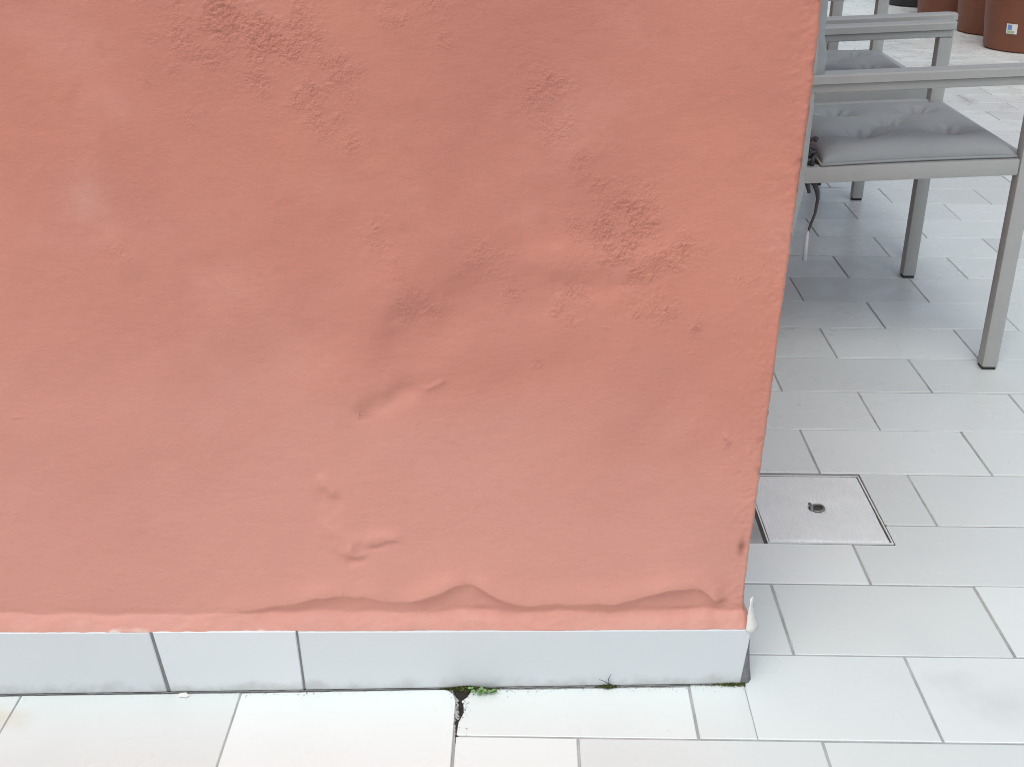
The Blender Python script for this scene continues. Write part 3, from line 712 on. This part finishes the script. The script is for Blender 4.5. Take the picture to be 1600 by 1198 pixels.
# ------------------------------------------------------------------ chairs
CHG = 'armchairs in a row along the wall'
def make_chair():
    """faces +x; origin on the ground between the rear posts' centre line and the near side; y runs across, 0 .. W"""
    root = empty('armchair')
    DX, W, hl = 0.465, 0.586, 0.0165
    seat_t, seat_b = 0.463, 0.430          # heights at the front; rails and arms fall a little to the back
    arm_b = 0.612
    def tilt(q): return Vector((q[0], q[1], q[2] + 0.052 * (q[0] - DX)))
    # front legs
    for y in (0, W):
        lg = link('leg', box_me('leg', (DX - hl, y - hl, 0.006), (DX + hl, y + hl, arm_b - 0.0005), M_METAL, 0.003, 2), root)
        link('foot', box_me('foot', (DX - hl + 0.002, y - hl + 0.002, 0.0), (DX + hl - 0.002, y + hl - 0.002, 0.0058), M_RUBBER, 0.001, 1), lg)
    # rear posts: splayed below the seat, leaning a little above it
    def px(z):
        return float(np.interp(z, [0, 0.20, 0.40, 0.62, 0.90], [-0.055, -0.022, 0.004, 0.004, -0.020]))
    for y in (0, W):
        zz = [0.006, 0.1, 0.2, 0.3, 0.38, 0.45, 0.55, 0.65, 0.75, 0.83, 0.885]
        vv, ff_ = [], []
        b = 0.004
        prof = [(-hl, -hl + b), (-hl + b, -hl), (hl - b, -hl), (hl, -hl + b), (hl, hl - b), (hl - b, hl), (-hl + b, hl), (-hl, hl - b)]
        for z in zz:
            for q in prof: vv.append((px(z) + q[0], y + q[1], z))
        for i in range(len(zz) - 1):
            for k in range(8):
                k2 = (k + 1) % 8; ff_.append((i * 8 + k, i * 8 + k2, i * 8 + 8 + k2, i * 8 + 8 + k))
        ff_ += [tuple(reversed(range(8))), tuple(range(len(vv) - 8, len(vv)))]
        lg = link('rear_post', mesh('rear_post', vv, ff_, M_METAL), root)
        link('foot', box_me('foot', (px(0) - hl + 0.002, y - hl + 0.002, 0), (px(0) + hl - 0.002, y + hl - 0.002, 0.0058), M_RUBBER, 0.001, 1), lg)
    # seat rails and sling
    for y in (0, W): link('seat_rail', box_me('seat_rail', (hl + 0.0008, y - 0.014, seat_b), (DX - hl - 0.0008, y + 0.014, seat_t), M_METAL, 0.003, xf=tilt), root)
    link('seat_rail', box_me('seat_rail', (DX - 0.013, hl + 0.0008, seat_b - 0.002), (DX + 0.013, W - hl - 0.0008, seat_t - 0.002), M_METAL, 0.003), root)
    link('seat_rail', box_me('seat_rail', (-0.011, hl + 0.0008, seat_b - 0.002), (0.013, W - hl - 0.0008, seat_t - 0.002), M_METAL, 0.003, xf=tilt), root)
    n = 14; vv = []; ff_ = []
    for i in range(n):
        for j in range(n):
            a, c = i / (n - 1), j / (n - 1)
            vv.append(tilt((0.0145 + (DX - 0.0285) * a, 0.0148 + (W - 0.0296) * c, seat_t - 0.006 - 0.014 * math.sin(math.pi * a) * math.sin(math.pi * c))))
    ff_ = [(i * n + j, i * n + n + j, i * n + n + j + 1, i * n + j + 1) for i in range(n - 1) for j in range(n - 1)]
    link('seat_sling', mesh('seat_sling', vv, ff_, M_SLING, True), root)
    # padded back sleeve pulled over the posts
    bm = bmesh.new(); add_box(bm, (-0.014, -hl + 0.004, 0.585), (0.036, W + hl - 0.004, 0.8845))
    bmesh.ops.subdivide_edges(bm, edges=[e for e in bm.edges if abs((e.verts[0].co - e.verts[1].co).y) > 0.3], cuts=9, use_grid_fill=True)
    bmesh.ops.subdivide_edges(bm, edges=[e for e in bm.edges if abs((e.verts[0].co - e.verts[1].co).z) > 0.2], cuts=7, use_grid_fill=True)
    bmesh.ops.bevel(bm, geom=[e for e in bm.edges if e.calc_face_angle(0) > 0.5], offset=0.012, segments=3, affect='EDGES', profile=0.5)
    for v in bm.verts:
        c = (v.co.y + hl) / (W + 2 * hl)
        v.co.x += px(v.co.z) - 0.03 * math.sin(math.pi * max(0, min(1, c))) + 0.003 * math.sin(v.co.z * 60 + v.co.y * 8)
    link('back_sleeve', bm_mesh('back_sleeve', bm, M_BACK, True), root)
    link('top_rail', box_me('top_rail', (px(0.90) - hl - 0.001, -hl - 0.001, 0.8855), (px(0.90) + hl + 0.001, W + hl + 0.001, 0.912), M_METAL, 0.006, 3), root)
    # armrests: tube under a flat slab with chamfered front end
    for y in (0, W):
        ar = link('armrest', box_me('armrest', (-0.030, y - hl - 0.001, arm_b), (DX + hl, y + hl + 0.001, arm_b + 0.0175), M_METAL, 0.0035, 2, xf=tilt), root)
        x0, x1, hw_ = -0.034, DX + hl + 0.006, 0.0245
        poly = [(x0, y - hw_), (x1 - 0.016, y - hw_), (x1, y - hw_ + 0.014), (x1, y + hw_ - 0.014), (x1 - 0.016, y + hw_), (x0, y + hw_)]
        link('arm_slab', prism_me('arm_slab', poly, arm_b + 0.0185, arm_b + 0.036, M_METAL, 0.003, xf=tilt), ar)
    return root

def copy_tree(o, parent=None):
    c = o.copy(); COL.objects.link(c); c.parent = parent
    for ch in [x for x in o.children]: copy_tree(ch, c)
    return c

chairs = []
proto = make_chair()
spots = [(0.570, 2.386, 0.0, 'nearest grey metal armchair whose rear post stands behind the wall edge'),
         (0.620, 3.118, -0.006, 'middle grey metal armchair between the nearest chair and the farthest one'),
         (0.535, 3.872, 0.012, 'farthest grey metal armchair, only a front leg showing beside the wall')]
for i, (x, y, a, lb) in enumerate(spots):
    o = proto if i == 0 else copy_tree(proto)
    o.location = (x, y, 0.0008); o.rotation_euler = (0, 0, a); tag(o, lb, 'armchair', CHG); chairs.append(o)

def make_cushion():
    root = empty('seat_cushion')
    LX, LY, T = 0.392, 0.425, 0.060
    nx, ny = 110, 118
    tufts = [(0.26, 0.26), (0.26, 0.74), (0.5, 0.5), (0.74, 0.26), (0.74, 0.74)]
    U, V = np.meshgrid(np.linspace(-1, 1, nx), np.linspace(-1, 1, ny), indexing='ij')
    # corners pulled out into ears, edges between them drawn in
    ex = 1 - 0.035 * (1 - V ** 2); ey = 1 - 0.035 * (1 - U ** 2)
    X = U * LX / 2 * ex; Y = V * LY / 2 * ey
    prof = (1 - np.abs(U) ** 5) ** 0.42 * (1 - np.abs(V) ** 6) ** 0.42
    top = T * 0.74 * prof; bot = -T * 0.26 * prof
    for a, b in tufts:
        d = np.hypot((U * 0.5 + 0.5 - a) * LX, (V * 0.5 + 0.5 - b) * LY)
        k = 0.034 * np.exp(-(d / 0.017) ** 1.25) + 0.013 * np.exp(-(d / 0.05) ** 2) + 0.004 * np.exp(-(d / 0.075) ** 2)
        th = np.arctan2((V * 0.5 + 0.5 - b) * LY, (U * 0.5 + 0.5 - a) * LX)
        k = k + 0.0045 * np.exp(-((d - 0.022) / 0.018) ** 2) * np.cos(7 * th + 3 * a + 5 * b)
        top = top - k * prof
    # shallow pleats running between the buttons
    for (a, b), (c, e) in ((tufts[0], tufts[2]), (tufts[2], tufts[4]), (tufts[1], tufts[2]), (tufts[2], tufts[3])):
        dx, dy = (c - a) * LX, (e - b) * LY; L2 = dx * dx + dy * dy
        qx, qy = (U * .5 + .5 - a) * LX, (V * .5 + .5 - b) * LY
        t = np.clip((qx * dx + qy * dy) / L2, 0, 1); d = np.hypot(qx - t * dx, qy - t * dy)
        top = top - 0.0028 * np.exp(-(d / 0.012) ** 2) * prof
    top = top + 0.0015 * fbm(X * 14 + 5, Y * 14 + 5, 12, 3) * prof
    vt = np.stack([X, Y, top], -1).reshape(-1, 3); vb = np.stack([X, Y, bot], -1).reshape(-1, 3)
    v = np.concatenate([vt, vb]); n = nx * ny; f = []
    for i in range(nx - 1):
        for j in range(ny - 1):
            a = i * ny + j; f.append((a, a + ny, a + ny + 1, a + 1)); f.append((n + a, n + a + 1, n + a + ny + 1, n + a + ny))
    me = mesh('pad', v, f, M_CUSH, True)
    bm = bmesh.new(); bm.from_mesh(me); bmesh.ops.remove_doubles(bm, verts=bm.verts, dist=1e-5); bm.to_mesh(me); bm.free()
    pad = link('pad', me, root)
    per = [(-1, -1 + 2 * k / 20) for k in range(20)] + [(-1 + 2 * k / 16, 1) for k in range(16)] + [(1, 1 - 2 * k / 20) for k in range(20)] + [(1 - 2 * k / 16, -1) for k in range(17)]
    pts = [(u * LX / 2 * (1 - 0.035 * (1 - v_ ** 2)), v_ * LY / 2 * (1 - 0.035 * (1 - u ** 2)), 0.0) for u, v_ in per]
    link('piping', tube_me('piping', pts, 0.0030, M_CUSH, 6), pad)
    for a, b in tufts:
        bmb = bmesh.new(); bmesh.ops.create_uvsphere(bmb, u_segments=10, v_segments=6, radius=0.006)
        for q in bmb.verts: q.co.z *= 0.4
        bt = link('button', bm_mesh('button', bmb, M_CUSH, True), pad)
        bt.location = ((a - 0.5) * LX, (b - 0.5) * LY, T * 0.74 - 0.043)
    return root
def ties(root):
    # ribbon knotted round the near rear post, its ends hanging down
    base = Vector((-0.205, -0.174, 0.012))
    kn = []
    for k in range(46):
        t = k / 45; a = t * 6.4 * math.pi
        kn.append(base + Vector((-0.012 + 0.010 * math.cos(a) + 0.006 * math.sin(a * 2.3), -0.020 + 0.010 * math.sin(a * 1.3), 0.034 - 0.062 * t + 0.005 * math.sin(a * 1.7))))
    link('tie', tube_me('tie', kn, 0.0042, M_TIE, 6), root)
    e1 = [base + Vector(q) for q in ((-0.012, -0.027, -0.02), (-0.004, -0.030, -0.045), (0.006, -0.030, -0.070), (0.008, -0.030, -0.085), (0.004, -0.031, -0.115), (-0.006, -0.032, -0.145), (-0.009, -0.032, -0.158))]
    link('tie', tube_me('tie', e1, [0.006, 0.0055, 0.0048, 0.0038, 0.003, 0.0028, 0.002], M_TIE, 6), root)
    e2 = [base + Vector(q) for q in ((-0.016, -0.024, -0.02), (-0.016, -0.028, -0.05), (-0.010, -0.028, -0.072))]
    link('tie', tube_me('tie', e2, [0.006, 0.005, 0.0035], M_TIE, 6), root)
    tip = [base + Vector(q) for q in ((-0.008, -0.032, -0.150), (-0.011, -0.032, -0.178), (-0.012, -0.032, -0.215))]
    tt = link('tie', tube_me('tie', tip, [0.0022, 0.0046, 0.0052], M_TIETIP, 8), root); tag(tt, 'pale end of the cushion ribbon')
c1 = make_cushion()
c2 = copy_tree(c1); c3 = copy_tree(c1)
ties(c1)
for o, (x, y, a, _), lb, dx, dz in ((c1, spots[0], 'grey tufted cushion on the nearest armchair, the largest in view', 0.0, 0), (c2, spots[1], 'grey tufted cushion on the middle armchair, seen behind an armrest', -0.012, 0), (c3, spots[2], 'grey tufted cushion on the farthest armchair beside the wall', 0, 0)):
    o.location = (x + 0.243 + dx, y + 0.205, 0.4565 + dz); o.rotation_euler = (0, -0.052, a + (0.015 if o is c1 else -0.02))
    tag(o, lb, 'cushion', 'grey seat cushions')

# ------------------------------------------------------------------ flower pots
def make_pot(m):
    root = empty('flower_pot')
    prof = [(0.0, 0.0), (0.19, 0.0), (0.204, 0.006), (0.209, 0.02), (0.226, 0.18), (0.243, 0.37), (0.246, 0.382), (0.262, 0.386), (0.267, 0.395), (0.270, 0.438), (0.266, 0.446), (0.250, 0.446), (0.247, 0.44), (0.240, 0.375), (0.0, 0.375)]
    n = 56; v, f = [], []
    for r_, z in prof:
        for k in range(n): v.append((r_ * math.cos(2 * math.pi * k / n), r_ * math.sin(2 * math.pi * k / n), z))
    for i in range(len(prof) - 1):
        for k in range(n):
            k2 = (k + 1) % n; f.append((i * n + k, i * n + k2, i * n + n + k2, i * n + n + k))
    me = mesh('body', v, f, m, True)
    bm = bmesh.new(); bm.from_mesh(me); bmesh.ops.remove_doubles(bm, verts=bm.verts, dist=1e-5); bmesh.ops.recalc_face_normals(bm, faces=bm.faces); bm.to_mesh(me); bm.free()
    try: me.set_sharp_from_angle(angle=R(35))
    except Exception: pass
    link('body', me, root)
    ev, ef = [(0, 0, 0.41)], []
    for i in range(1, 9):
        for k in range(32): ev.append((0.236 * i / 8 * math.cos(2 * math.pi * k / 32), 0.236 * i / 8 * math.sin(2 * math.pi * k / 32), 0.405 + random.uniform(-0.006, 0.006)))
    for k in range(32): ef.append((0, 1 + k, 1 + (k + 1) % 32))
    for i in range(7):
        for k in range(32): a = 1 + i * 32; ef.append((a + k, a + 32 + k, a + 32 + (k + 1) % 32, a + (k + 1) % 32))
    link('earth', mesh('earth', ev, ef, M_EARTH, True), root)
    return root
PG = 'large flower pots standing in a row'
pots = []
pr = make_pot(M_POT)
for i, (x, y, lb) in enumerate([(2.65, 6.41, 'nearest terracotta flower pot with a small paper sticker'), (2.70, 6.975, 'terracotta flower pot standing second in the row, behind the stickered one'), (2.655, 7.565, 'terracotta flower pot third in the row, before the dark pot')]):
    o = pr if i == 0 else copy_tree(pr)
    o.location = (x * H, y * H, 0.0008); o.rotation_euler = (0, 0, i * 1.1); tag(o, lb, 'flower pot', PG); pots.append(o)
dk = make_pot(M_POTD); dk.location = (2.63 * H, 8.17 * H, 0.0008); tag(dk, 'dark flower pot at the far end of the row', 'flower pot', PG)
# sticker on the nearest pot
def patch(a0, a1, z0, z1, off, m, name, parent):
    v, f = [], []
    for j in range(3):
        for i in range(7):
            a = a0 + (a1 - a0) * i / 6; z = z0 + (z1 - z0) * j / 2
            r_ = float(np.interp(z, [0.02, 0.18, 0.37], [0.209, 0.226, 0.243])) + off
            v.append((r_ * math.cos(a), r_ * math.sin(a), z))
    for j in range(2):
        for i in range(6): k = j * 7 + i; f.append((k, k + 1, k + 8, k + 7))
    return link(name, mesh(name, v, f, m, True), parent)
sa = -2.42
st = patch(sa, sa + 0.26, 0.098, 0.150, 0.0012, M_STICK, 'sticker', pots[0])
patch(sa + 0.03, sa + 0.13, 0.118, 0.145, 0.0018, M_STICKB, 'printed_panel', st)
patch(sa + 0.03, sa + 0.2, 0.102, 0.114, 0.0018, M_STICKG, 'printed_panel', st)
tag(st, 'small square paper sticker with a blue print')
